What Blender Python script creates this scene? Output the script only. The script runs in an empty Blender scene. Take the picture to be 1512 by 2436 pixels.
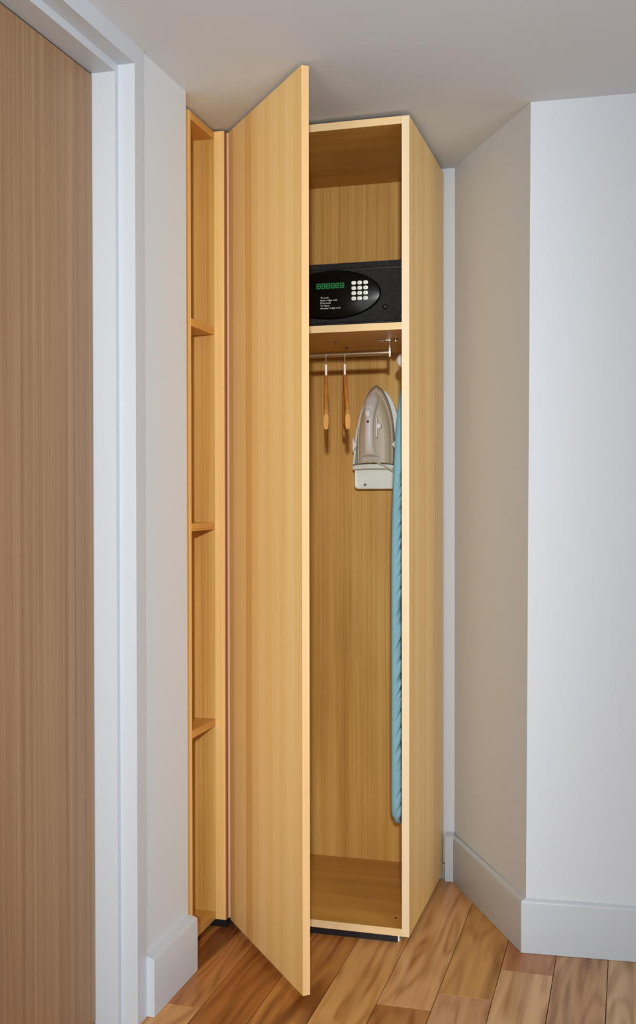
import bpy, bmesh, math, random
from mathutils import Vector, Matrix, noise

random.seed(7)
scene = bpy.context.scene
COL = scene.collection

# ------------------------------------------------------------------ camera
YAW, PITCH, ROLL, FPX = 0.2848, 0.0138, 0.0014, 2661.73
fw0 = Vector((-math.sin(YAW), math.cos(YAW), 0.0))
rt0 = Vector((math.cos(YAW), math.sin(YAW), 0.0))
fwd = fw0 * math.cos(PITCH) + Vector((0, 0, -math.sin(PITCH)))
up0 = fw0 * math.sin(PITCH) + Vector((0, 0, math.cos(PITCH)))
rt = rt0 * math.cos(ROLL) - up0 * math.sin(ROLL)
up = rt0 * math.sin(ROLL) + up0 * math.cos(ROLL)
cam_data = bpy.data.cameras.new('camera')
cam = bpy.data.objects.new('camera', cam_data)
COL.objects.link(cam)
m = Matrix.Identity(4)
for i in range(3):
    m[i][0], m[i][1], m[i][2] = rt[i], up[i], -fwd[i]
m[0][3], m[1][3], m[2][3] = 0.0, 0.0, 1.3
cam.matrix_world = m
cam_data.sensor_fit = 'HORIZONTAL'
cam_data.sensor_width = 36.0
cam_data.lens = FPX / 1512.0 * 36.0
cam_data.shift_x = (756.0 - 716.42) / 1512.0
cam_data.shift_y = (1219.47 - 1218.0) / 1512.0
cam_data.clip_start = 0.02
scene.camera = cam

# ------------------------------------------------------------------ light
world = bpy.data.worlds.new('world')
scene.world = world
world.use_nodes = True
bg = world.node_tree.nodes['Background']
bg.inputs[0].default_value = (0.60, 0.76, 1.0, 1)
bg.inputs[1].default_value = 0.85


def area_light(name, loc, target, sx, sy, power, color):
    d = bpy.data.lights.new(name, 'AREA')
    d.shape = 'RECTANGLE'
    d.size, d.size_y = sx, sy
    d.energy = power
    d.color = color
    o = bpy.data.objects.new(name, d)
    COL.objects.link(o)
    o.location = loc
    o.rotation_euler = (Vector(target) - Vector(loc)).to_track_quat('-Z', 'Y').to_euler()
    return o


area_light('window_daylight', (0.3, -2.36, 1.25), (-0.1, 3.3, 1.35), 3.6, 2.0, 6, (0.78, 0.88, 1.0))
area_light('right_fill', (2.56, 0.8, 1.35), (-1.0, 2.2, 1.3), 2.4, 1.7, 95, (0.90, 0.97, 1.0))  # added fill from the right, no window stands there
area_light('left_fill', (-1.10, -0.1, 1.15), (-0.3, 3.2, 1.5), 1.2, 2.0, 40, (1.0, 0.98, 0.86))  # added fill from the left, no doorway stands there
# track spotlight aimed at the cupboard (its shadow of the hangers falls to the left)
sp = bpy.data.lights.new('track_spotlight', 'SPOT')
sp.energy = 490
sp.color = (0.97, 1.0, 0.98)
sp.spot_size = math.radians(56)
sp.spot_blend = 1.0
sp.shadow_soft_size = 0.06
spo = bpy.data.objects.new('track_spotlight', sp)
COL.objects.link(spo)
spo.location = (0.38, -1.5, 1.90)
spo.rotation_euler = (Vector((-1.12, 3.2, 1.30)) - Vector(spo.location)).to_track_quat('-Z', 'Y').to_euler()

scene.view_settings.view_transform = 'Standard'
scene.view_settings.look = 'None'
scene.view_settings.gamma = 1.0
scene.view_settings.exposure = 0.0
scene.view_settings.use_curve_mapping = False
scene.cycles.max_bounces = 10
scene.cycles.diffuse_bounces = 6
scene.cycles.sample_clamp_indirect = 6.0


# ------------------------------------------------------------------ materials
def lin(c):
    c = c / 255.0
    return c / 12.92 if c <= 0.04045 else ((c + 0.055) / 1.055) ** 2.4


def rgb(r, g, b):
    return (lin(r), lin(g), lin(b), 1.0)


def new_mat(name):
    mt = bpy.data.materials.new(name)
    mt.use_nodes = True
    nt = mt.node_tree
    return mt, nt, nt.nodes['Principled BSDF']


def plain(name, col, rough=0.5, metal=0.0, spec=0.5, bump=0.0, bscale=200, var=0.0, vscale=3.0, coat=0.0):
    mt, nt, b = new_mat(name)
    b.inputs['Base Color'].default_value = col
    b.inputs['Roughness'].default_value = rough
    b.inputs['Metallic'].default_value = metal
    b.inputs['Specular IOR Level'].default_value = spec
    b.inputs['Coat Weight'].default_value = coat
    if bump or var:
        tc = nt.nodes.new('ShaderNodeTexCoord')
    if bump:
        n = nt.nodes.new('ShaderNodeTexNoise')
        n.inputs['Scale'].default_value = bscale
        n.inputs['Detail'].default_value = 4
        bp = nt.nodes.new('ShaderNodeBump')
        bp.inputs['Strength'].default_value = bump
        bp.inputs['Distance'].default_value = 0.002
        nt.links.new(tc.outputs['Object'], n.inputs['Vector'])
        nt.links.new(n.outputs['Fac'], bp.inputs['Height'])
        nt.links.new(bp.outputs['Normal'], b.inputs['Normal'])
    if var:
        n2 = nt.nodes.new('ShaderNodeTexNoise')
        n2.inputs['Scale'].default_value = vscale
        n2.inputs['Detail'].default_value = 3
        mr = nt.nodes.new('ShaderNodeMapRange')
        mr.inputs['To Min'].default_value = 1 - var
        mr.inputs['To Max'].default_value = 1 + var
        mx = nt.nodes.new('ShaderNodeMix')
        mx.data_type = 'RGBA'
        mx.blend_type = 'MULTIPLY'
        mx.inputs['Factor'].default_value = 1.0
        mx.inputs['A'].default_value = col
        nt.links.new(tc.outputs['Object'], n2.inputs['Vector'])
        nt.links.new(n2.outputs['Fac'], mr.inputs['Value'])
        nt.links.new(mr.outputs['Result'], mx.inputs['B'])
        nt.links.new(mx.outputs['Result'], b.inputs['Base Color'])
    return mt


def wood(name, dark, base, light, axis='z', fine=150.0, broad=16.0, rough=0.42, strip=0.0,
         strip_dir=(1, 0, 0), strip_amt=0.06, rot=0.0, contrast=1.0, blotch=0.08, spec=0.4, flake=0.0):
    """Straight-grained veneer: long streaks along one axis, broad bands, cloudy figure."""
    mt, nt, b = new_mat(name)
    N, L = nt.nodes, nt.links
    tc = N.new('ShaderNodeTexCoord')
    mp = N.new('ShaderNodeMapping')
    mp.inputs['Rotation'].default_value = (0, 0, rot)
    L.new(tc.outputs['Object'], mp.inputs['Vector'])

    def stretched(cross, along, detail, off=0.0):
        s = N.new('ShaderNodeVectorMath')
        s.operation = 'MULTIPLY'
        v = [cross, cross, cross]
        v['xyz'.index(axis)] = along
        s.inputs[1].default_value = v
        a = N.new('ShaderNodeVectorMath')
        a.operation = 'ADD'
        a.inputs[1].default_value = (off, off * 1.7, off * 0.6)
        n = N.new('ShaderNodeTexNoise')
        n.inputs['Scale'].default_value = 1.0
        n.inputs['Detail'].default_value = detail
        L.new(mp.outputs[0], s.inputs[0])
        L.new(s.outputs[0], a.inputs[0])
        L.new(a.outputs[0], n.inputs['Vector'])
        return n.outputs['Fac']

    f1 = stretched(fine, 1.6, 3, 3.1)
    f2 = stretched(broad, 0.35, 2, 9.7)
    f3 = stretched(4.0, 1.5, 3, 21.3)

    def math_(op, a, bb):
        n = N.new('ShaderNodeMath')
        n.operation = op
        for k, x in ((0, a), (1, bb)):
            if isinstance(x, (int, float)):
                n.inputs[k].default_value = x
            else:
                L.new(x, n.inputs[k])
        return n.outputs[0]

    v = math_('ADD', math_('MULTIPLY', math_('SUBTRACT', f1, 0.5), 0.75 * contrast),
              math_('MULTIPLY', math_('SUBTRACT', f2, 0.5), 0.9 * contrast))
    v = math_('ADD', v, math_('MULTIPLY', math_('SUBTRACT', f3, 0.5), blotch * 4))
    if strip:
        dp = N.new('ShaderNodeVectorMath')
        dp.operation = 'DOT_PRODUCT'
        dp.inputs[1].default_value = strip_dir
        L.new(tc.outputs['Object'], dp.inputs[0])
        q = math_('FLOOR', math_('DIVIDE', dp.outputs['Value'], strip), 0.0)
        wn = N.new('ShaderNodeTexWhiteNoise')
        wn.noise_dimensions = '1D'
        L.new(q, wn.inputs['W'])
        v = math_('ADD', v, math_('MULTIPLY', math_('SUBTRACT', wn.outputs['Value'], 0.5), strip_amt * 4))
    v = math_('ADD', v, 0.5)
    r = N.new('ShaderNodeValToRGB')
    r.color_ramp.elements[0].position = 0.12
    r.color_ramp.elements[0].color = dark
    r.color_ramp.elements[1].position = 0.88
    r.color_ramp.elements[1].color = light
    e = r.color_ramp.elements.new(0.5)
    e.color = base
    L.new(v, r.inputs['Fac'])
    L.new(r.outputs['Color'], b.inputs['Base Color'])
    b.inputs['Roughness'].default_value = rough
    b.inputs['Specular IOR Level'].default_value = spec
    bp = N.new('ShaderNodeBump')
    bp.inputs['Strength'].default_value = 0.05
    bp.inputs['Distance'].default_value = 0.001
    L.new(f1, bp.inputs['Height'])
    L.new(bp.outputs['Normal'], b.inputs['Normal'])
    return mt


def plank_material():
    """Figured hardwood board; the board's own tone comes from its object colour."""
    mt, nt, b = new_mat('hardwood_plank')
    N, L = nt.nodes, nt.links
    tc = N.new('ShaderNodeTexCoord')
    oi = N.new('ShaderNodeObjectInfo')
    off = N.new('ShaderNodeVectorMath')
    off.operation = 'SCALE'
    off.inputs[0].default_value = (37.0, 61.0, 17.0)
    L.new(oi.outputs['Random'], off.inputs['Scale'])
    add = N.new('ShaderNodeVectorMath')
    add.operation = 'ADD'
    L.new(tc.outputs['Object'], add.inputs[0])
    L.new(off.outputs[0], add.inputs[1])

    def sc(vec):
        s = N.new('ShaderNodeVectorMath')
        s.operation = 'MULTIPLY'
        s.inputs[1].default_value = vec
        L.new(add.outputs[0], s.inputs[0])
        return s.outputs[0]

    def nz(vec, detail, dist=0.0):
        n = N.new('ShaderNodeTexNoise')
        n.inputs['Scale'].default_value = 1.0
        n.inputs['Detail'].default_value = detail
        n.inputs['Distortion'].default_value = dist
        L.new(vec, n.inputs['Vector'])
        return n.outputs['Fac']

    def mm(op, a, c, d=None):
        n = N.new('ShaderNodeMath')
        n.operation = op
        for k, x in ((0, a), (1, c)):
            if isinstance(x, (int, float)):
                n.inputs[k].default_value = x
            else:
                L.new(x, n.inputs[k])
        return n.outputs[0]

    field = nz(sc((8.0, 1.0, 1.0)), 2.0, 0.25)          # contour field -> cathedral rings
    rings = mm('SINE', mm('MULTIPLY', field, 58.0), 0.0)
    rings = mm('POWER', mm('ADD', mm('MULTIPLY', rings, 0.5), 0.5), 1.6)
    streak = nz(sc((46.0, 1.3, 1.0)), 3.0)
    heart = nz(sc((9.0, 0.8, 1.0)), 2.5, 0.9)           # broad dark heartwood flows
    fine = nz(sc((210.0, 6.0, 1.0)), 3.0)
    rings = mm('MULTIPLY', rings, mm('MULTIPLY', streak, 1.5))
    fig = mm('ADD', mm('ADD', mm('MULTIPLY', rings, 0.62), mm('MULTIPLY', mm('SUBTRACT', streak, 0.35), 0.95)), mm('MULTIPLY', mm('SUBTRACT', fine, 0.5), 0.5))
    mr = N.new('ShaderNodeMapRange')
    mr.inputs['From Min'].default_value = 0.54
    mr.inputs['From Max'].default_value = 0.66
    L.new(heart, mr.inputs['Value'])
    hk = N.new('ShaderNodeMath')
    hk.operation = 'MULTIPLY'
    L.new(mr.outputs['Result'], hk.inputs[0])
    L.new(oi.outputs['Alpha'], hk.inputs[1])
    m1 = N.new('ShaderNodeMix')
    m1.data_type = 'RGBA'
    m1.blend_type = 'MULTIPLY'
    L.new(fig, m1.inputs['Factor'])
    L.new(oi.outputs['Color'], m1.inputs['A'])
    m1.inputs['B'].default_value = (0.52, 0.36, 0.19, 1)
    m2 = N.new('ShaderNodeMix')
    m2.data_type = 'RGBA'
    m2.blend_type = 'MULTIPLY'
    L.new(hk.outputs[0], m2.inputs['Factor'])
    L.new(m1.outputs['Result'], m2.inputs['A'])
    m2.inputs['B'].default_value = (0.34, 0.21, 0.10, 1)
    L.new(m2.outputs['Result'], b.inputs['Base Color'])
    b.inputs['Roughness'].default_value = 0.36
    b.inputs['Specular IOR Level'].default_value = 0.32
    bp = N.new('ShaderNodeBump')
    bp.inputs['Strength'].default_value = 0.04
    bp.inputs['Distance'].default_value = 0.001
    L.new(fine, bp.inputs['Height'])
    L.new(bp.outputs['Normal'], b.inputs['Normal'])
    return mt


M_WALL = plain('white_wall_paint', rgb(202, 208, 217), 0.6, spec=0.25, bump=0.06, bscale=220)
M_CEIL = plain('ceiling_paint', rgb(207, 213, 221), 0.75, spec=0.15, bump=0.08, bscale=120)
M_TRIM = plain('white_gloss_trim', rgb(188, 194, 203), 0.35, spec=0.4, bump=0.03, bscale=60)
M_SUB = plain('subfloor', rgb(60, 42, 26), 0.9)
M_PLANK = plank_material()
D0, B0, L0 = rgb(216, 166, 96), rgb(237, 196, 127), rgb(246, 213, 154)
M_EDGE = wood('pale_maple_edge_band', rgb(216, 188, 150), rgb(228, 206, 172), rgb(236, 216, 188), 'z', contrast=0.5)
M_EDGEX = wood('pale_maple_edge_band_crosswise', rgb(212, 178, 128), rgb(226, 196, 148), rgb(234, 208, 166), 'x', contrast=0.5)
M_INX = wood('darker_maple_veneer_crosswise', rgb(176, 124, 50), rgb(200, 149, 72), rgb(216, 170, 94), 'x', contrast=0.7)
M_INY = wood('shaded_maple_veneer_lengthwise', rgb(184, 128, 56), rgb(208, 156, 80), rgb(224, 176, 102), 'y', contrast=0.7)  # niche shade painted into the shelf colour
M_EDGEP = plain('pinkish_bare_wood', rgb(222, 176, 142), 0.6)
M_EDGED = wood('maple_door_edge', rgb(204, 160, 104), rgb(220, 180, 126), rgb(230, 196, 146), 'z', contrast=0.6)
M_VEN = wood('maple_veneer_upright', D0, B0, L0, 'z', blotch=0.05, contrast=0.7)
M_VENX = wood('maple_veneer_crosswise', D0, B0, L0, 'x', blotch=0.05, contrast=0.7)
M_VENY = wood('maple_veneer_lengthwise', D0, B0, L0, 'y', blotch=0.05, contrast=0.7)
DOOR_DIR = Vector((-0.8009 + 1.157, 2.7411 - 3.180, 0)).normalized()
M_DOOR = wood('maple_veneer_matched_strips', D0, B0, L0, 'z', blotch=0.03, contrast=0.45,
              strip=0.052, strip_dir=tuple(DOOR_DIR), strip_amt=0.12)
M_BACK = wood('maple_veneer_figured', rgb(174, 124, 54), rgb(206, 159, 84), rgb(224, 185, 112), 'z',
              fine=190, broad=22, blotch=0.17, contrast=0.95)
M_BROWN = wood('brown_oak_laminate', rgb(112, 82, 58), rgb(146, 114, 85), rgb(168, 138, 108), 'z',
               fine=330, broad=46, contrast=0.8, blotch=0.04, rough=0.5)
M_HANG = wood('amber_hanger_wood', rgb(176, 104, 42), rgb(208, 134, 62), rgb(226, 160, 88), 'z', fine=120, rough=0.5, spec=0.25)
M_HANGT = wood('lit_hanger_wood', rgb(178, 122, 56), rgb(202, 148, 78), rgb(218, 172, 104), 'z', fine=120, rough=0.6, spec=0.15)  # hanger ends coloured paler for the light they catch
M_BLACKKICK = plain('black_kick_board', rgb(22, 23, 28), 0.4)
M_DARKGAP = plain('dark_gap_shade', rgb(40, 26, 18), 0.8)
M_STEEL = plain('brushed_steel', rgb(200, 195, 185), 0.28, metal=1.0)
M_CHROME = plain('polished_steel', rgb(225, 222, 218), 0.15, metal=1.0)
M_SAFE = plain('black_hammered_paint', rgb(4, 5, 7), 0.26, spec=0.28, bump=1.0, bscale=420)
M_SAFEB = plain('black_satin_paint', rgb(8, 8, 9), 0.45)
M_PANEL = plain('black_glossy_plastic', rgb(3, 2, 2), 0.22, spec=0.18)
M_KEY = plain('white_key_rubber', rgb(222, 226, 220), 0.5)
M_PRINT = plain('white_print', rgb(205, 205, 200), 0.6)
M_KEYPRINT = plain('grey_print', rgb(110, 118, 112), 0.6)
M_IVORY = plain('ivory_plastic', rgb(234, 240, 238), 0.4)
M_IRON = plain('warm_grey_iron_plastic', rgb(196, 182, 158), 0.45)
M_IRONH = plain('pale_lilac_grey_plastic', rgb(224, 219, 217), 0.42)
M_IRONS = plain('dark_grey_soleplate', rgb(96, 84, 74), 0.35, metal=0.2)
M_LINE = plain('cream_bead', rgb(226, 206, 182), 0.4)
M_WHITE = plain('white_plastic', rgb(240, 240, 240), 0.35)
M_RED = plain('red_lamp_lens', rgb(140, 10, 22), 0.25)
M_CORD = plain('cream_cord', rgb(216, 202, 176), 0.6)
M_TEAL = plain('teal_cotton_cover', rgb(138, 192, 214), 0.85, spec=0.15, bump=0.25, bscale=500, var=0.08, vscale=14)
M_FRAME = plain('grey_painted_steel', rgb(120, 116, 112), 0.45, metal=0.5)
M_HOLE = plain('dark_hole', rgb(40, 22, 8), 0.9)

mt, nt, b = new_mat('green_display_glow')
b.inputs['Base Color'].default_value = rgb(4, 40, 18)
b.inputs['Emission Color'].default_value = rgb(60, 190, 90)
b.inputs['Emission Strength'].default_value = 0.36
M_SEG = mt
mt, nt, b = new_mat('green_display_back')
b.inputs['Base Color'].default_value = rgb(0, 14, 6)
b.inputs['Emission Color'].default_value = rgb(0, 90, 40)
b.inputs['Emission Strength'].default_value = 0.10
b.inputs['Specular IOR Level'].default_value = 0.08
b.inputs['Roughness'].default_value = 0.8
M_DISP = mt


# ------------------------------------------------------------------ builders
def thing(name, label, cat, loc=(0, 0, 0), group=None):
    o = bpy.data.objects.new(name, None)
    COL.objects.link(o)
    o.location = loc
    o.empty_display_size = 0.05
    o['label'] = label
    o['category'] = cat
    if group:
        o['group'] = group
    return o


def wloc(o):
    v = Vector((0, 0, 0))
    while o is not None:
        v = v + o.location
        o = o.parent
    return v


def part(name, bm, mat, parent=None, smooth=False, label=None, kind=None, origin=None):
    """Link a bmesh given in world coordinates as one object under its parent."""
    org = Vector(origin) if origin is not None else (wloc(parent) if parent else Vector((0, 0, 0)))
    bmesh.ops.translate(bm, verts=bm.verts, vec=-org)
    bmesh.ops.recalc_face_normals(bm, faces=bm.faces)
    me = bpy.data.meshes.new(name)
    bm.to_mesh(me)
    bm.free()
    if smooth:
        for p in me.polygons:
            p.use_smooth = True
        if name != 'padded_cover':
            me.set_sharp_from_angle(angle=math.radians(40))
    me.materials.append(mat)
    o = bpy.data.objects.new(name, me)
    COL.objects.link(o)
    o.parent = parent
    o.location = org - (wloc(parent) if parent else Vector((0, 0, 0)))
    if label:
        o['label'] = label
    if kind:
        o['kind'] = kind
    return o


def box(x0, x1, y0, y1, z0, z1, bev=0.0, bm=None):
    new = bmesh.new()
    bmesh.ops.create_cube(new, size=1.0)
    for v in new.verts:
        v.co = Vector((x0 + (v.co.x + .5) * (x1 - x0), y0 + (v.co.y + .5) * (y1 - y0), z0 + (v.co.z + .5) * (z1 - z0)))
    if bev:
        bmesh.ops.bevel(new, geom=list(new.edges), offset=bev, segments=2, affect='EDGES', profile=0.6)
    if bm is None:
        return new
    return join(bm, new)


def join(bm, other):
    me = bpy.data.meshes.new('tmp')
    other.to_mesh(me)
    other.free()
    bm.from_mesh(me)
    bpy.data.meshes.remove(me)
    return bm


def hull(top, bot, bev=0.0):
    """Prism between two rings of equal length."""
    bm = bmesh.new()
    a = [bm.verts.new(p) for p in bot]
    c = [bm.verts.new(p) for p in top]
    n = len(a)
    bm.faces.new(a[::-1])
    bm.faces.new(c)
    for i in range(n):
        bm.faces.new((a[i], a[(i + 1) % n], c[(i + 1) % n], c[i]))
    if bev:
        bmesh.ops.bevel(bm, geom=list(bm.edges), offset=bev, segments=2, affect='EDGES', profile=0.6)
    return bm


def loft(rings, cap=True, closed=True, bm=None):
    bm = bm or bmesh.new()
    vs = [[bm.verts.new(p) for p in r] for r in rings]
    n = len(rings[0])
    for i in range(len(vs) - 1):
        for j in range(n if closed else n - 1):
            bm.faces.new((vs[i][j], vs[i][(j + 1) % n], vs[i + 1][(j + 1) % n], vs[i + 1][j]))
    if cap:
        bm.faces.new(vs[0][::-1])
        bm.faces.new(vs[-1])
    return bm


def tube(pts, r, seg=10, bm=None, flat=1.0, upv=None):
    pts = [Vector(p) for p in pts]
    rr = r if isinstance(r, (list, tuple)) else [r] * len(pts)
    rings = []
    u = None
    for i, p in enumerate(pts):
        t = (pts[min(i + 1, len(pts) - 1)] - pts[max(i - 1, 0)]).normalized()
        if u is None:
            ref = Vector(upv) if upv else (Vector((0, 0, 1)) if abs(t.z) < 0.9 else Vector((0, 1, 0)))
            u = (ref - t * ref.dot(t)).normalized()
        else:
            u = (u - t * u.dot(t)).normalized()
        w = t.cross(u)
        rings.append([p + (u * math.cos(a) + w * math.sin(a) * flat) * rr[i] for a in
                      [2 * math.pi * k / seg for k in range(seg)]])
    return loft(rings, bm=bm)


def cyl(p0, p1, r, seg=20, bm=None):
    return tube([p0, p1], r, seg, bm)


def ball(c, rx, ry, rz, seg=16, bm=None):
    new = bmesh.new()
    bmesh.ops.create_uvsphere(new, u_segments=seg, v_segments=seg // 2 + 2, radius=1.0)
    for v in new.verts:
        v.co = Vector((c[0] + v.co.x * rx, c[1] + v.co.y * ry, c[2] + v.co.z * rz))
    return new if bm is None else join(bm, new)


def structure(name, bm, mat, smooth=False):
    return part(name, bm, mat, None, smooth, kind='structure')


# ------------------------------------------------------------------ room shell
WLX = -1.1587                     # left wall plane
WLY = 2.8464                      # where the left wall ends and the niche begins
YB = 3.785                        # back wall plane


def ceil_z(x):
    return 2.4185 + 0.0135 * x


# ceiling
structure('ceiling', hull([(-1.75, -2.4, 2.6), (2.6, -2.4, 2.6), (2.6, 3.95, 2.6), (-1.75, 3.95, 2.6)],
                          [(-1.75, -2.4, ceil_z(-1.75)), (2.6, -2.4, ceil_z(2.6)), (2.6, 3.95, ceil_z(2.6)),
                           (-1.75, 3.95, ceil_z(-1.75))]), M_CEIL)

# floor: subfloor slab with every plank a child
floor = structure('floor', box(-1.75, 2.6, -2.4, 3.95, -0.06, -0.0165), M_SUB)
PW, P0 = 0.1415, -0.0531
tones = [(196, 150, 98), (206, 164, 116), (186, 132, 74), (172, 116, 60), (200, 146, 84), (190, 140, 92)]
fixed = {   # column -> (joints seen, tones from the far board to the near one, heart figure)
    -1: ([], [(196, 160, 122)], [0.25]),
    0: ([], [(182, 140, 98)], [0.7]),
    1: ([3.0885], [(176, 122, 80), (202, 160, 116)], [0.7, 0.15]),
    2: ([2.8962], [(192, 142, 78), (190, 142, 102)], [0.8, 0.3]),
    3: ([2.7927], [(202, 152, 98), (172, 116, 58)], [0.2, 0.7]),
    4: ([], [(202, 150, 90)], [1.0]),
    5: ([], [(184, 124, 62)], [0.8]),
    6: ([], [(158, 98, 44)], [1.0]),
    7: ([2.6457], [(172, 116, 64), (202, 150, 92)], [0.8, 0.2]),
    8: ([], [(176, 120, 66)], [0.6]),
}


def plank(x0, x1, y0, y1, col, heart):
    g = 0.0009
    o = part('plank', box(x0 + g, x1 - g, y0 + g, y1 - g, -0.015, 0.0, 0.0006), M_PLANK, floor,
             origin=((x0 + x1) / 2, (y0 + y1) / 2, 0))
    c = [min(1.0, v * 1.10) for v in rgb(*col)]
    o.color = (c[0], c[1], c[2], heart)


for k in range(-19, 12):
    xa, xb = P0 - PW * (k + 1), P0 - PW * k
    xa, xb = max(xa, -1.75), min(xb, 2.6)
    joints = []
    if k in fixed:
        js, ts, hs = fixed[k]
        ends = [3.95] + js + [min(js + [2.6]) - 1.2 + 0.13 * ((k * 5) % 7)]
        for i in range(len(ends) - 1):
            plank(xa, xb, ends[i + 1], ends[i], ts[i], hs[i])
        y = ends[-1]
    else:
        y = 3.95
    while y > -2.4:
        n = max(-2.4, y - random.uniform(0.7, 1.5))
        if n < -2.1:
            n = -2.4
        plank(xa, xb, n, y, random.choice(tones), random.random())
        y = n

# left wall with the doorway, and the end of it at the niche
bm = box(-1.75, WLX, 2.545, WLY, 0, 2.5)
box(-1.75, WLX, 1.40, 2.545, 2.375, 2.5, bm=bm)
box(-1.75, WLX, -2.4, 1.40, 0, 2.5, bm=bm)
structure('wall_left', bm, M_WALL)
structure('wall_niche', box(-1.75, -1.62, WLY, 3.95, 0, 2.5), M_WALL)
structure('wall_back', box(-1.62, -0.5672, YB, 3.95, 0, 2.5), M_WALL)

# splayed wall and the wall face on the right (slightly out of plumb as seen)
A_T, A_B = (-0.2691, 3.2316), (-0.2801, 3.2316)
B_T, B_B = (-0.5672, 3.7850), (-0.5672, 3.7850)
structure('wall_diagonal', hull([(*A_T, 2.5), (*B_T, 2.5), (-0.45, 3.95, 2.5), (-0.02, 3.62, 2.5)],
                                [(*A_B, 0), (*B_B, 0), (-0.45, 3.95, 0), (-0.02, 3.62, 0)]), M_WALL)
RS = (3.2484 - 3.2316) / (-0.0511 + 0.2777)       # the right face is turned a little
def ry(x):
    return 3.2316 + RS * (x + 0.2777)
structure('wall_right', hull([(*A_T, 2.5), (2.6, ry(2.6), 2.5), (2.6, 3.95, 2.5), (-0.1, 3.95, 2.5)],
                             [(*A_B, 0), (2.6, ry(2.6), 0), (2.6, 3.95, 0), (-0.1, 3.95, 0)]), M_WALL)
structure('wall_side', box(2.6, 2.72, -2.4, 3.95, 0, 2.5), M_WALL)
structure('wall_shade_blocker', box(0.285, 2.6, -0.68, -0.56, 0, 2.5), M_WALL)  # unseen wall added behind the camera to shade the right wall
bm = box(-1.75, 0.1, -2.52, -2.4, 0, 2.5)
box(1.7, 2.6, -2.52, -2.4, 0, 2.5, bm=bm)
box(0.1, 1.7, -2.52, -2.4, 0, 0.65, bm=bm)
box(0.1, 1.7, -2.52, -2.4, 2.4, 2.5, bm=bm)
structure('wall_rear', bm, M_WALL)


# baseboards: upright face with a sloping top ledge
def baseboard(name, path, h, th, side_pts):
    """path: foot of the wall, side_pts: foot of the face; both lists of (x, y)."""
    bm = bmesh.new()
    rings = []
    for (wx, wy), (fx, fy) in zip(path, side_pts):
        dx, dy = fx - wx, fy - wy
        rings.append([(wx, wy, 0.001), (fx, fy, 0.001), (fx, fy, h - 0.007),
                      (fx - dx * 0.12, fy - dy * 0.12, h - 0.002), (fx - dx * 0.35, fy - dy * 0.35, h + 0.0005),
                      (wx, wy, h + 0.005)])
    return structure(name, loft(rings, bm=bm), M_TRIM, smooth=True)


baseboard('baseboard_left', [(WLX, 2.562), (WLX, 2.853)], 0.148, 0.025, [(-1.1336, 2.562), (-1.1336, 2.853)])
nx, ny = -0.8878, -0.4602                          # outward normal of the splayed wall
FA, FB = (-0.2922, 3.2190), (-0.5655, 3.742)
baseboard('baseboard_diagonal', [(A_B[0], A_B[1]), (-0.5672, 3.772)], 0.150, 0.015, [FA, FB])
baseboard('baseboard_right', [(A_B[0], A_B[1]), (2.58, ry(2.58))], 0.150, 0.015,
          [FA, (2.58, ry(2.58) - 0.0145)])
baseboard('baseboard_back', [(-0.5935, YB), (-0.5672, YB)], 0.156, 0.03, [(-0.5935, 3.748), (-0.5640, 3.748)])

# the doorway in the left wall: casing, stepped jamb, brown leaf
CSX, CSY, CSY2, JX, JY, DJX = -1.1547, 2.5094, 2.5620, -1.1985, 2.4912, -1.259
CZ, JZ = 2.355, 2.3345
door1 = structure('door_1', box(DJX - 0.04, DJX, 1.515, JY - 0.0025, 0.006, JZ - 0.004, 0.001), M_BROWN)
bm = box(DJX - 0.10, JX, JY, 2.545, 0, 2.376)
part('jamb', bm, M_TRIM, door1)
part('jamb', box(DJX - 0.10, JX, 1.40, 1.512, 0, 2.376), M_TRIM, door1)
part('jamb_head', box(DJX - 0.10, JX, 1.512, JY, JZ, 2.376), M_TRIM, door1)
part('door_gap_shade', box(DJX - 0.05, DJX - 0.003, 1.515, JY, JZ - 0.0042, JZ + 0.001), M_DARKGAP, door1)  # dark strips painted in for the shaded gap round the leaf
part('door_gap_shade', box(DJX - 0.05, DJX - 0.003, JY - 0.0028, JY + 0.001, 0, JZ), M_DARKGAP, door1)
# mitred casing around it
ztop = ceil_z(-1.155) + 0.004
trim = structure('trim_1', hull([(JX, CSY, CZ), (CSX, CSY, CZ), (CSX, CSY2, ztop), (JX, CSY2, ztop)],
                                [(JX, CSY, 0), (CSX, CSY, 0), (CSX, CSY2, 0), (JX, CSY2, 0)]), M_TRIM)
part('casing_head', hull([(JX, CSY2, ztop), (CSX, CSY2, ztop), (CSX, 1.44, ztop), (JX, 1.44, ztop)],
                         [(JX, CSY, CZ), (CSX, CSY, CZ), (CSX, 1.495, CZ), (JX, 1.495, CZ)]), M_TRIM, trim)
part('casing_leg', box(JX, CSX, 1.44, 1.495, 0, CZ), M_TRIM, trim)

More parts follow.
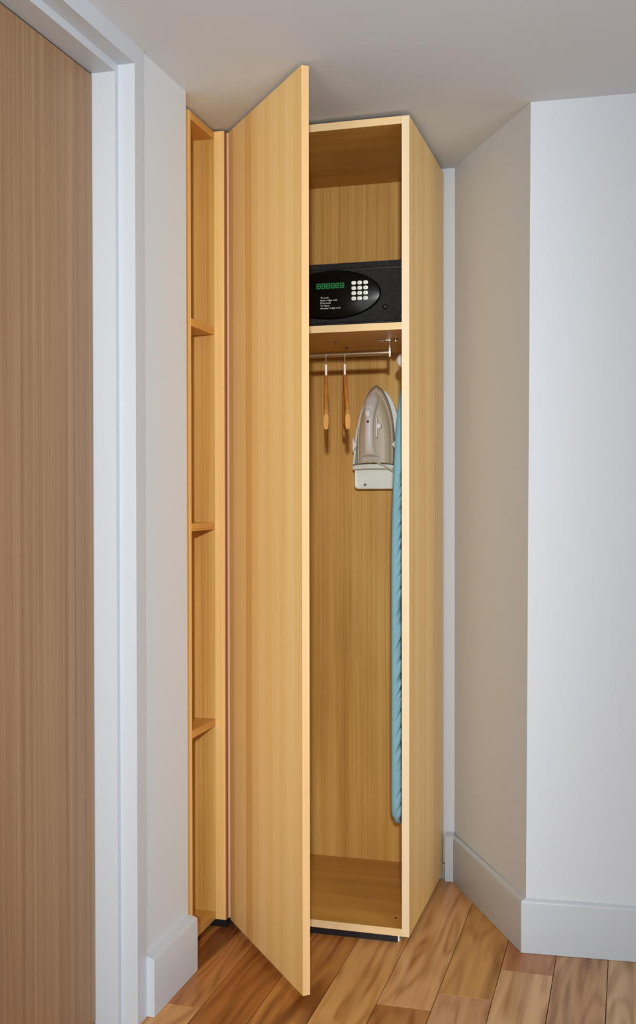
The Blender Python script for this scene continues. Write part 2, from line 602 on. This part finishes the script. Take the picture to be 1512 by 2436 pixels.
# ------------------------------------------------------------------ corner shelf unit in the niche
BX = -1.1965
TOP, BOT, T = 2.3957, 0.0239, 0.0218
unit = thing('shelf_unit', 'narrow open maple shelf unit squeezed between the left wall and the tall cupboard',
             'shelf unit', (-1.35, 3.06, BOT))
part('side_panel', box(-1.50, BX, 2.9520, 2.9738, BOT, TOP, 0.0006), M_VEN, unit)
part('filler_strip', box(-1.50, BX - 0.006, 2.8600, 2.9516, BOT, TOP, 0.0006), M_VEN, unit)
fas = part('fascia_panel', box(-1.50, -1.1966, 3.1600, 3.1760, BOT, TOP, 0.0004), M_BACK, unit)  # same veneer in a darker colour, niche shade painted in
part('lit_strip', box(-1.1964, -1.1653, 3.1600, 3.1760, BOT, TOP, 0.0004), M_VEN, fas, label='fascia edge painted lighter where light falls')  # lighter colour paints the light on the fascia's open edge
part('back_panel', box(-1.512, -1.50, 2.9520, 3.1760, BOT, TOP), M_VEN, unit)
for (z1, zt) in ((TOP, T), (1.8100, T), (1.2250, T), (0.6320, T), (0.0470, T)):
    part('shelf', box(-1.50, BX, 2.9738, 3.1600, z1 - zt, z1, 0.0006), M_INY, unit)
part('plinth', box(-1.48, BX - 0.05, 2.97, 3.15, 0.0, BOT), M_BLACKKICK, unit)
part('plinth_return', box(-1.48, -1.162, 3.166, 3.175, 0.0, BOT - 0.0005), M_BLACKKICK, unit)
part('gap_shade_strip', box(-1.1652, -1.1622, 3.164, 3.1755, BOT, TOP - 0.002), plain('gap_shade_brown', rgb(150, 96, 62), 0.6), unit)  # brown strip painted in for the shaded gap beside the cupboard

# ------------------------------------------------------------------ tall cupboard with its door standing open
X0, X1, YF = -1.1690, -0.6078, 3.182
YK = 3.778                                       # rear of the carcass
IX0, IX1 = X0 + T, X1 - T
cup = thing('tall_cupboard', 'tall narrow maple wardrobe cupboard with its door standing open', 'cupboard',
            ((X0 + X1) / 2, (YF + YK) / 2, 0))
spl = part('side_panel', box(X0, IX0, YF + 0.002, YK, BOT, TOP, 0.0006), M_VEN, cup)
part('edge_band', box(X0, IX0, YF, YF + 0.0019, BOT, TOP, 0.0004), M_EDGEP, spl, label='pinkish bare wood edge')
spr = part('side_panel', hull([(IX1, YF + .002, TOP), (X1, YF + .002, TOP), (X1 + 0.004, YK, TOP), (IX1 + 0.004, YK, TOP)],
                        [(IX1, YF + .002, BOT), (X1, YF + .002, BOT), (X1 + 0.004, YK, BOT), (IX1 + 0.004, YK, BOT)], 0.0006),
     M_VEN, cup)
part('edge_band', box(IX1, X1, YF, YF + 0.0019, BOT, TOP, 0.0004), M_EDGE, spr, label='pale edge band')
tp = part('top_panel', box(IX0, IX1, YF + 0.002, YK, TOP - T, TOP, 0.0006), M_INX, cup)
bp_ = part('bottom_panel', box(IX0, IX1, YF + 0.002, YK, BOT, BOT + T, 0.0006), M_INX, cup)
part('edge_band', box(IX0, IX1, YF, YF + 0.0019, TOP - T, TOP, 0.0004), M_EDGEX, tp, label='pale edge band')
part('edge_band', box(IX0, IX1, YF, YF + 0.0019, BOT, BOT + T, 0.0004), M_EDGEX, bp_, label='pale edge band')
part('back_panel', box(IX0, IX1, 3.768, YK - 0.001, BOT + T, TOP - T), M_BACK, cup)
SHT, SHB = 1.8043, 1.7835
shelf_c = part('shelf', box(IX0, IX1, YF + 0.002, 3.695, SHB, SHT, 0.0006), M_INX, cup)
part('edge_band', box(IX0, IX1, YF, YF + 0.0019, SHB, SHT, 0.0004), M_EDGEX, shelf_c, label='pale edge band')
kick = part('kick_board', box(X0 + 0.001, -0.6440, 3.196, 3.214, 0.0, BOT), M_BLACKKICK, cup)
part('end_cap', box(-0.6440, -0.6405, 3.197, 3.214, 0.002, BOT - 0.001), M_IVORY, kick)
part('kick_return', box(-0.660, -0.644, 3.214, 3.70, 0.0, BOT), M_BLACKKICK, cup)
part('screw_hole', cyl((-0.6640, 3.262, BOT + T - 0.004), (-0.6640, 3.262, BOT + T + 0.0004), 0.0045, 12), M_HOLE, cup)
for (x, y) in ((-0.8787, 3.3797), (-0.8781, 3.5232), (-0.6852, 3.3707)):
    bt = part('bolt', cyl((x, y, SHB - (0.008 if x > -0.8 else 0.004)), (x, y, SHB), 0.0055 if x > -0.8 else 0.0034, 12), M_STEEL if x > -0.8 else M_FRAME, cup, True)
    part('washer', cyl((x, y, SHB - 0.0012), (x, y, SHB), 0.009 if x > -0.8 else 0.0062, 16), M_FRAME, bt, True)
# door leaf, 20 mm thick, swung open on the left
HX, HY = -1.1570, 3.1795
DV = Vector((-0.8009 - HX, 2.7411 - HY, 0))
DN = Vector((-DV.y, DV.x, 0)).normalized()       # towards the inside of the cupboard
hp, fp = Vector((HX, HY, 0)), Vector((-0.8009, 2.7411, 0))
tk = DN * 0.0205
fq = fp - DV.normalized() * 0.0016
quad = [hp, fq, fq + tk, hp + tk]
zt_, zb_ = 2.3972, 0.0190
ldoor = part('door', hull([(p.x, p.y, zt_) for p in quad], [(p.x, p.y, zb_) for p in quad], 0.0012), M_DOOR, cup)
eq = [fq, fp, fp + tk, fq + tk]
part('edge_band', hull([(p.x, p.y, zt_) for p in eq], [(p.x, p.y, zb_) for p in eq]), M_EDGED, ldoor, label='paler front edge band')
for z in (0.22, 1.20, 2.18):
    hinge = part('hinge', cyl(hp + tk + DV.normalized() * 0.035 + Vector((0, 0, z)),
                              hp + tk * 1.35 + DV.normalized() * 0.035 + Vector((0, 0, z)), 0.017, 20), M_STEEL, ldoor, True)
    q0 = hp + tk * 1.2 + DV.normalized() * 0.035
    part('hinge_arm', tube([q0 + Vector((0, 0, z)), Vector((IX0 + 0.006, 3.235, z)), Vector((IX0 + 0.004, 3.262, z))],
                           0.0045, 8), M_STEEL, hinge, True)
# hanging rail under the fixed shelf
RY, RZ = 3.3808, 1.7440
rail = thing('hanging_rail', 'short steel hanging rail bracketed under the shelf that carries the safe', 'rail',
             (-0.88, RY, SHB))
part('rod', cyl((-1.06, RY, RZ - 0.0008), (-0.7085, RY, RZ + 0.0006), 0.0084, 20), M_STEEL, rail, True)
for bx in (-0.7085, -1.06):
    br = part('bracket', box(bx - 0.001, bx + 0.0055, RY - 0.007, RY + 0.007, RZ - 0.013, SHB - 0.0024, 0.001),
              M_CHROME, rail, True)
    part('flange', box(bx - 0.030, bx + 0.008, RY - 0.011, RY + 0.016, SHB - 0.0033, SHB - 0.0003, 0.001), M_CHROME, br, True)
    part('screw', ball((bx - 0.021, RY + 0.010, SHB - 0.004), 0.0052, 0.0052, 0.003), M_STEEL, br, True)
    part('screw', ball((bx - 0.007, RY - 0.004, SHB - 0.004), 0.0052, 0.0052, 0.003), M_STEEL, br, True)


# ------------------------------------------------------------------ hangers
def hanger(hx, label, turn, lean=0.0):
    root = thing('coat_hanger', label, 'hanger', (hx, RY, RZ + 0.0085), 'wooden hangers on the rail')
    a = math.atan2(hx, RY) + turn                  # blade of the hanger in plan
    d = Vector((-math.sin(a), -math.cos(a), 0))    # towards the door opening
    w = Vector((math.cos(a), -math.sin(a), 0))
    o = Vector((hx, RY, 0))

    def prof(s):
        q = abs(s) / 0.215
        return 1.684 - 0.014 - 0.150 * q ** 1.25

    def section(s, hh, ww):
        c = o + d * s + w * lean * (1.684 - prof(s)) + Vector((0, 0, prof(s)))
        return [c + w * ww * x + Vector((0, 0, hh * y)) for (x, y) in
                ((-1, -.6), (-.6, -1), (.6, -1), (1, -.6), (1, .6), (.6, 1), (-.6, 1), (-1, .6))]

    def arm(s0, s1, n=12):
        rings = []
        for i in range(n + 1):
            s = s0 + (s1 - s0) * i / n
            q = abs(s) / 0.215
            rings.append(section(s, 0.012 + 0.011 * q ** 2, 0.0062 + 0.0004 * q ** 2))
        return loft(rings)
    part('body', arm(-0.172, 0.172, 20), M_HANG, root, True)
    for s in (1, -1):
        part('shoulder_end', arm(0.172 * s, 0.213 * s, 5), M_HANGT, root, True, label='wooden shoulder end with light painted in')
        bm = bmesh.new()
        loft([section(0.198 * s, 0.0228, 0.0072), section(0.2025 * s, 0.0232, 0.0073)], bm=bm)
        part('end_ring', bm, M_HANGT, root, True)
    pts = [o + d * s + Vector((0, 0, prof(0.19) - 0.006)) + w * lean * 0.15 for s in (-0.19, 0.19)]
    part('trouser_bar', cyl(pts[0], pts[1], 0.005, 12), M_HANG, root, True)
    pts = [o + Vector((0, 0, 1.668)), o + Vector((0, 0, 1.7255))]
    # hook wire: up from the body, round over the rail
    rr = 0.0128
    cz = RZ + 0.0005
    arc = [o + Vector((0, 0, 1.668)), o + Vector((0, 0, 1.712)) + d * 0.002, o + d * (rr * 0.8) + Vector((0, 0, 1.727))]
    for k in range(0, 13):
        t = math.radians(-30 + 215 * k / 12)
        arc.append(o + d * (rr * math.cos(t)) + Vector((0, 0, cz - 0.0025 + rr * math.sin(t))))
    hk = part('hook', tube(arc, 0.0016, 8), M_CHROME, root, True)
    part('sleeve', cyl(o + Vector((0, 0, 1.681)), o + Vector((0, 0, 1.7135)) + d * 0.001, 0.0036, 12),
         plain('white_sleeve_plastic', rgb(244, 232, 226), 0.35), hk, True)
    return root


hanger(-0.9088, 'left of the two amber wooden coat hangers on the steel rail, nearer the open door', 0.0)
hanger(-0.8485, 'right of the two amber wooden coat hangers on the steel rail, nearer the iron', -0.024, 0.02)


# ------------------------------------------------------------------ safe
def text_part(name, body, size, loc, mat, parent, align='LEFT', thick=0.0002):
    c = bpy.data.curves.new(name, 'FONT')
    c.body = body
    c.size = size
    c.extrude = thick
    c.align_x = align
    c.align_y = 'CENTER'
    c.resolution_u = 2
    t = bpy.data.objects.new(name, c)
    COL.objects.link(t)
    dg = bpy.context.evaluated_depsgraph_get()
    me = bpy.data.meshes.new_from_object(t.evaluated_get(dg))
    bpy.data.objects.remove(t)
    me.transform(Matrix.Translation(Vector(loc) - wloc(parent)) @ Matrix.Rotation(math.radians(90), 4, 'X'))
    me.materials.clear()
    me.materials.append(mat)
    o = bpy.data.objects.new(name, me)
    COL.objects.link(o)
    o.parent = parent
    return o


SX0, SX1, SY, SZ0, SZ1 = -1.055, -0.6340, 3.232, SHT + 0.0005, 1.9950
safe = thing('safe', 'black electronic safe with oval keypad panel on the upper cupboard shelf', 'safe',
             ((SX0 + SX1) / 2, SY + 0.16, SZ0))
body = box(SX0, SX1, SY + 0.006, 3.66, SZ0, SZ1, 0.002)
part('body', body, M_SAFEB, safe)
lip = 0.0175
bm = box(SX0, SX1, SY, SY + 0.006, SZ1 - lip, SZ1, 0.0015)
box(SX0, SX1, SY, SY + 0.006, SZ0, SZ0 + 0.010, 0.0015, bm=bm)
box(SX0, SX0 + 0.012, SY, SY + 0.006, SZ0 + 0.010, SZ1 - lip, 0.001, bm=bm)
part('front_frame', bm, M_SAFE, safe)
part('door', box(SX0 + 0.014, SX1 - 0.001, SY + 0.002, SY + 0.008, SZ0 + 0.013, SZ1 - lip - 0.005, 0.002), M_SAFE, safe)


def ellipse_plate(cx, cz, a, bb, y0, y1, n=64, bev=0.0, p=2.0):
    ring = []
    for k in range(n):
        t = 2 * math.pi * k / n
        c, s = math.cos(t), math.sin(t)
        ring.append((cx + a * math.copysign(abs(c) ** (2 / p), c), cz + bb * math.copysign(abs(s) ** (2 / p), s)))
    if bev:
        f = 1 - bev / bb
        fa = 1 - bev / a
        return loft([[(x, y0, z) for x, z in ring], [(x, y1 + bev * .8, z) for x, z in ring],
                     [(cx + (x - cx) * (fa + 1) / 2, y1 + bev * 0.2, cz + (z - cz) * (f + 1) / 2) for x, z in ring],
                     [(cx + (x - cx) * fa, y1, cz + (z - cz) * f) for x, z in ring]])
    return loft([[(x, y0, z) for x, z in ring], [(x, y1, z) for x, z in ring]])


PY = SY - 0.008
panel = part('control_panel', ellipse_plate(-0.850, 1.9015, 0.149, 0.0720, SY + 0.003, PY, bev=0.004), M_PANEL, safe, True)
ex = SY - 0.003
# display
DX0, DX1, DZ = -0.8992, -0.8075, 1.9275
disp = part('display', box(DX0, DX1, PY - 0.0006, PY + 0.001, DZ - 0.0098, DZ + 0.0098), M_DISP, panel)
bm = bmesh.new()
dw = (DX1 - DX0 - 0.006) / 6
lit = ['abcdefg'] * 6
for i in range(6):
    cx_ = DX0 + 0.003 + dw * (i + 0.5) + 0.0005
    hw, hh, th = dw * 0.33, 0.0066, 0.0009
    segs = {'a': (-hw, hw, hh - th, hh + th), 'g': (-hw, hw, -th, th), 'd': (-hw, hw, -hh - th, -hh + th),
            'f': (-hw - th, -hw + th, th, hh - th), 'b': (hw - th, hw + th, th, hh - th),
            'e': (-hw - th, -hw + th, -hh + th, -th), 'c': (hw - th, hw + th, -hh + th, -th)}
    for s in lit[i]:
        xa, xb, za, zb = segs[s]
        box(cx_ + xa, cx_ + xb, PY - 0.0010, PY - 0.0005, DZ + za, DZ + zb, bm=bm)
part('digits', bm, M_SEG, disp)
# keys 3 x 4
KX, KZ = (-0.7815, -0.7635, -0.7455), (1.9325, 1.9170, 1.9020, 1.8865)
for r in range(4):
    for c in range(3):
        kk = part('key', ellipse_plate(KX[c], KZ[r], 0.0072, 0.0055, PY + 0.001, PY - 0.0030, 28, bev=0.0012, p=2.6),
                  M_KEY, panel, True)
        ch = ('1', '2', '3', '4', '5', '6', '7', '8', '9', '', '0', '')[r * 3 + c]
        if ch:
            text_part('key_digit', ch, 0.0068, (KX[c], PY - 0.0030, KZ[r]), M_KEYPRINT, kk, 'CENTER', 0.00015)
        else:
            part('key_mark', box(KX[c] - .0034, KX[c] + .0034, PY - .0032, PY - .0028, KZ[r] - .0008, KZ[r] + .0008), M_KEYPRINT, kk)
text = ['To Lock:', 'Enter 4 digit code', 'Press Lock', 'To Open:', 'Re-enter 4 digit code']
for i, tx in enumerate(text):
    text_part('instruction_text', tx, 0.0072, (-0.8835, PY - 0.0004, 1.8930 - i * 0.00785), M_PRINT, panel)
part('lock_knob', ball((-0.6890, SY - 0.001, 1.8590), 0.0078, 0.007, 0.0078), M_SAFEB, safe, True)

# ------------------------------------------------------------------ iron holder on the back panel
YW = 3.7676
HXc = -0.8235                                    # centre line of the holder
HY0 = 3.752                                      # face of the holder's back plate
hold = thing('iron_holder', 'ivory plastic wall holder on the cupboard back, cradling the steam iron', 'iron holder',
             (HXc, YW, 1.33))


def tear(w, z0, z1, n=20, p=0.62, cx=HXc, base=0.0):
    """Pointed-arch outline: straight foot at z0, tip at z1."""
    right = []
    for i in range(n + 1):
        t = i / n
        hw = w * (1 - max(0.0, (t - base) / (1 - base)) ** 2.0) ** p if t > base else w
        right.append((hw, z0 + (z1 - z0) * t))
    pts = [(cx + a, z) for a, z in right] + [(cx - a, z) for a, z in right[::-1][1:]]
    return pts


out = tear(0.0785, 1.412, 1.672, base=0.24, p=0.52)
part('back_plate', loft([[(x, YW, z) for x, z in out], [(x, HY0, z) for x, z in out],
                         [(HXc + (x - HXc) * 0.97, HY0 - 0.002, 1.50 + (z - 1.50) * 0.985) for x, z in out]]), M_IVORY, hold, True)
for s in (-1, 1):
    xa = HXc + s * 0.0725
    part('side_wall', hull([(xa - .003, YW - .001, 1.545), (xa + .003, YW - .001, 1.545), (xa + .003, 3.742, 1.535), (xa - .003, 3.742, 1.535)],
                           [(xa - .003, YW - .001, 1.411), (xa + .003, YW - .001, 1.411), (xa + .003, 3.690, 1.411), (xa - .003, 3.690, 1.411)], 0.001),
         M_IVORY, hold)
    xc = HXc + s * 0.0755
    part('side_clip', hull([(xc, 3.692, 1.500), (xc, 3.710, 1.500), (xc - s * .005, 3.710, 1.492), (xc - s * .005, 3.692, 1.492)],
                           [(xc, 3.692, 1.452), (xc, 3.710, 1.452), (xc - s * .005, 3.710, 1.462), (xc - s * .005, 3.692, 1.462)]),
         M_WHITE, hold)
    part('clip_tab', hull([(xc, 3.690, 1.497), (xc - s * .014, 3.690, 1.478), (xc - s * .014, 3.690, 1.474), (xc, 3.690, 1.456)],
                          [(xc, 3.694, 1.497), (xc - s * .014, 3.694, 1.478), (xc - s * .014, 3.694, 1.474), (xc, 3.694, 1.456)]), M_WHITE, hold)
# tray with a rounded lip and the panel below it
lipb = []
for x in [HXc - 0.0745 + 0.149 * i / 14 for i in range(15)]:
    q = (x - HXc) / 0.0745
    zz = 1.4110 - 0.004 * (q * q)
    yf_ = 3.678 + 0.012 * q * q
    lipb.append([(x, YW, zz), (x, yf_, zz), (x, yf_ - 0.004, zz - 0.005), (x, yf_ - 0.002, zz - 0.013), (x, yf_ + 0.010, zz - 0.0165), (x, YW, zz - 0.0165)])
part('tray', loft(lipb), M_IVORY, hold, True)
lp = []
x0_, x1_, z0_, z1_, rad = HXc - 0.0735, HXc + 0.0735, 1.327, 1.3955, 0.012
for (cx_, cz_, a0) in ((x1_ - rad, z0_ + rad, -90), (x1_ - 0.002, z1_ - 0.002, 0), (x0_ + 0.002, z1_ - 0.002, 90), (x0_ + rad, z0_ + rad, 180)):
    rr = rad if cz_ < 1.36 else 0.002
    for k in range(7):
        t = math.radians(a0 + 90 * k / 6)
        lp.append((cx_ + rr * math.cos(t), cz_ + rr * math.sin(t)))
mx_, mz_ = HXc, 1.358
part('lower_panel', loft([[(x, YW, z) for x, z in lp], [(x, 3.712, z) for x, z in lp],
                          [(mx_ + (x - mx_) * 0.975, 3.708, mz_ + (z - mz_) * 0.95) for x, z in lp],
                          [(mx_ + (x - mx_) * 0.90, 3.710, mz_ + (z - mz_) * 0.84) for x, z in lp]]), M_IVORY, hold, True)
part('screw', cyl((HXc - 0.037, 3.7075, 1.342), (HXc - 0.037, 3.714, 1.342), 0.0045, 14), M_FRAME, hold, True)

# ------------------------------------------------------------------ steam iron
IZ0, IZ1, IY = 1.4122, 1.6820, 3.7475            # heel, tip, soleplate side
IC = -0.828
iron = thing('steam_iron', 'warm grey steam iron with pale handle standing nose up in its ivory holder', 'iron', (IC, IY, IZ0))


def tear_ring(w, z0, z1, y, cx=IC, base=0.30, p=0.62, n=18):
    return [(x, y, z) for x, z in tear(w, z0, z1, n, p, cx, base)]


part('soleplate', loft([tear_ring(0.0625, IZ0 + 0.002, IZ1, IY), tear_ring(0.0625, IZ0 + 0.002, IZ1, IY - 0.010)]), M_IRONS, iron, True)
part('skirt', loft([tear_ring(0.0615, IZ0, IZ1 - 0.004, IY - 0.010), tear_ring(0.0605, IZ0, IZ1 - 0.010, IY - 0.020),
                    tear_ring(0.0575, IZ0, IZ1 - 0.020, IY - 0.026)]), M_IRON, iron, True)
bead = tear_ring(0.0590, IZ0 + 0.004, IZ1 - 0.017, IY - 0.0255)
part('bead', tube(bead, 0.0012, 6), M_LINE, iron, True)
part('water_tank', loft([tear_ring(0.0570, IZ0 + 0.001, IZ1 - 0.022, IY - 0.024), tear_ring(0.0540, IZ0 + 0.001, IZ1 - 0.034, IY - 0.036),
                         tear_ring(0.0470, IZ0 + 0.002, IZ1 - 0.056, IY - 0.047),
                         tear_ring(0.0330, IZ0 + 0.004, IZ1 - 0.085, IY - 0.052)]), M_IRON, iron, True)
# handle: nose -> over the gap -> heel, one swept bar
def lerp_path(ctrl, n=6):
    res = []
    for i in range(len(ctrl) - 1):
        p0 = ctrl[max(i - 1, 0)]
        p1, p2 = ctrl[i], ctrl[i + 1]
        p3 = ctrl[min(i + 2, len(ctrl) - 1)]
        for k in range(n):
            t = k / n
            res.append(tuple(0.5 * ((2 * b_) + (-a_ + c_) * t + (2 * a_ - 5 * b_ + 4 * c_ - d_) * t * t + (-a_ + 3 * b_ - 3 * c_ + d_) * t ** 3)
                             for a_, b_, c_, d_ in zip(p0, p1, p2, p3)))
    res.append(tuple(ctrl[-1]))
    return res


ctrl = [  # z, y offset from the sole, half width, half depth
    (1.655, 0.026, 0.010, 0.008), (1.630, 0.048, 0.022, 0.016), (1.600, 0.072, 0.021, 0.017), (1.570, 0.088, 0.0175, 0.0150),
    (1.530, 0.096, 0.0155, 0.0130), (1.490, 0.096, 0.0155, 0.0125), (1.460, 0.090, 0.0165, 0.0130), (1.438, 0.074, 0.0220, 0.0170),
    (1.430, 0.054, 0.0340, 0.0180), (1.4205, 0.042, 0.0420, 0.0200)]
rings = []
for z, yo, hw, hd in lerp_path(ctrl):
    rings.append([(IC - 0.006 + hw * math.cos(t), IY - yo - hd * math.sin(t) * 0.9, z + hd * math.sin(t) * 0.35) for t in
                  [2 * math.pi * k / 18 for k in range(18)]])
hand = part('handle', loft(rings), M_IRONH, iron, True, label='pale lilac grey handle')
HC = IC - 0.006
dial = part('spray_button', ball((HC - 0.001, IY - 0.106, 1.578), 0.0105, 0.008, 0.0155), M_WHITE, hand, True, label='white oval button')
for dx in (-0.006, 0.006):
    part('thumb_button', ball((HC + dx, IY - 0.084, 1.606), 0.0045, 0.005, 0.006), M_IRONH, hand, True)
part('indicator_lamp', ball((HC - 0.001, IY - 0.1080, 1.5515), 0.0046, 0.003, 0.0046), M_RED, hand, True, label='red indicator lamp')
part('dial_slot', box(HC + 0.0195, HC + 0.0235, IY - 0.076, IY - 0.064, 1.500, 1.566, 0.0015), M_WHITE, iron)
part('temperature_dial', cyl((HC + 0.028, IY - 0.072, 1.538), (HC + 0.0285, IY - 0.058, 1.538), 0.0085, 20), M_WHITE, iron, True, label='small white round dial')
part('dial_post', cyl((HC + 0.024, IY - 0.060, 1.530), (HC + 0.024, IY - 0.040, 1.530), 0.004, 10), M_IRONH, iron, True)
part('fill_mark', box(IC + 0.034, IC + 0.036, IY - 0.0485, IY - 0.0460, 1.520, 1.545), M_IRONS, iron)
cpts = lerp_path([(HC + 0.006, IY - 0.060, 1.420), (HC + 0.016, IY - 0.072, 1.418), (HC + 0.030, IY - 0.0800, 1.4130), (HC + 0.046, IY - 0.083, 1.4060),
                  (HC + 0.064, IY - 0.084, 1.398), (HC + 0.080, IY - 0.084, 1.388)])
part('cord', tube(cpts, 0.0024, 8), M_CORD, iron, True)
cp2 = lerp_path([(HC - 0.014, IY - 0.062, 1.423), (HC - 0.004, IY - 0.068, 1.417), (HC + 0.006, IY - 0.070, 1.421), (HC + 0.018, IY - 0.072, 1.418), (HC + 0.030, IY - 0.078, 1.416)])
part('cord', tube(cp2, 0.0024, 8), M_CORD, iron, True)

# ------------------------------------------------------------------ ironing board hanging on the inside of the right panel
YC = 3.553
board = thing('ironing_board', 'folded ironing board in a teal cover hanging upright inside the right cupboard panel',
              'ironing board', (-0.68, YC, 0.29))


def half_w(z):
    if z < 0.36:
        t = (z - 0.285) / 0.075
        return 0.192 * (0.72 + 0.28 * math.sqrt(max(0.0, 1 - (1 - t) ** 2)))
    if z < 1.10:
        return 0.192
    t = (z - 1.10) / (1.664 - 1.10)
    return max(0.006, 0.192 * math.sqrt(max(0.0, 1 - t ** 2.0)) * (1 - 0.10 * t))


def board_loft(xa, xb, inset, rnd, nz_=90, wr=0.0):
    rings = []
    for i in range(nz_ + 1):
        t = i / nz_
        z = 0.287 + inset + (1.658 - 2 * inset - 0.287) * t
        h = max(0.004, half_w(z) - inset)
        th = (xb - xa)
        if t < 0.02 or t > 0.985:
            pinch = 0.55
        else:
            pinch = 1.0
        r = min(rnd, h * 0.9)
        sec = []
        mid = (xa + xb) / 2
        hx = th / 2 * pinch
        for (sx, sy, a0) in ((1, 1, 0), (-1, 1, 90), (-1, -1, 180), (1, -1, 270)):
            for k in range(14):
                a = math.radians(a0 + 90 * k / 13)
                rr = min(r, hx * 0.98)
                px = mid + sx * (hx - rr) + rr * math.cos(a)
                py = YC + sy * (h - rr) + rr * math.sin(a)
                if wr:
                    q = min(1.0, max(0.0, (px - xa) / th))
                    u = z * 21 - q * 1.5
                    fold = abs(noise.noise(Vector((0.0, u, z * 3)))) + 0.35 * abs(noise.noise(Vector((3.0, u * 1.9, z * 5))))
                    fold = max(0.0, 0.42 - fold) / 0.42
                    k2 = q * q * (1.0 if sy < 0 else 0.4)
                    fold = fold * fold * (3 - 2 * fold)
                    py += -sy * wr * fold * k2 * 0.7
                    px -= wr * fold * k2 * 0.45
                sec.append((px, py, z))
        rings.append(sec)
    return loft(rings)


part('padded_cover', board_loft(-0.7005, -0.668, 0.0, 0.016, 380, 0.011), M_TEAL, board, True)
part('steel_top', board_loft(-0.6685, -0.656, 0.012, 0.004, 50), M_FRAME, board, True, label='grey steel top showing behind the cover edge')
for yy, za, zb in ((3.46, 0.42, 1.30), (3.64, 0.42, 1.30)):
    part('leg', tube([(-0.648, yy, za), (-0.648, yy, (za + zb) / 2), (-0.648, yy * 0.5 + YC * 0.5, zb)], 0.007, 10), M_FRAME, board, True)
part('foot_bar', cyl((-0.648, 3.43, 0.42), (-0.648, 3.67, 0.42), 0.007, 10), M_FRAME, board, True)

hook = thing('wall_hook', 'white round plastic hook on the right panel above the ironing board', 'hook', (IX1, 3.45, 1.726))
part('round_cap', ball((-0.6770, 3.45, 1.726), 0.0220, 0.020, 0.0220, 24), M_WHITE, hook, True)
part('stem', cyl((-0.668, 3.45, 1.726), (IX1 + 0.001, 3.45, 1.726), 0.008, 14), M_WHITE, hook, True)

# small pipe end / grout lump behind the cupboard foot
bm = box(-0.640, -0.5945, 3.764, YB, 0.0, 0.055, 0.006)
tagp = structure('trim_2', bm, plain('dirty_plaster', rgb(150, 150, 150), 0.8, var=0.5, vscale=60))
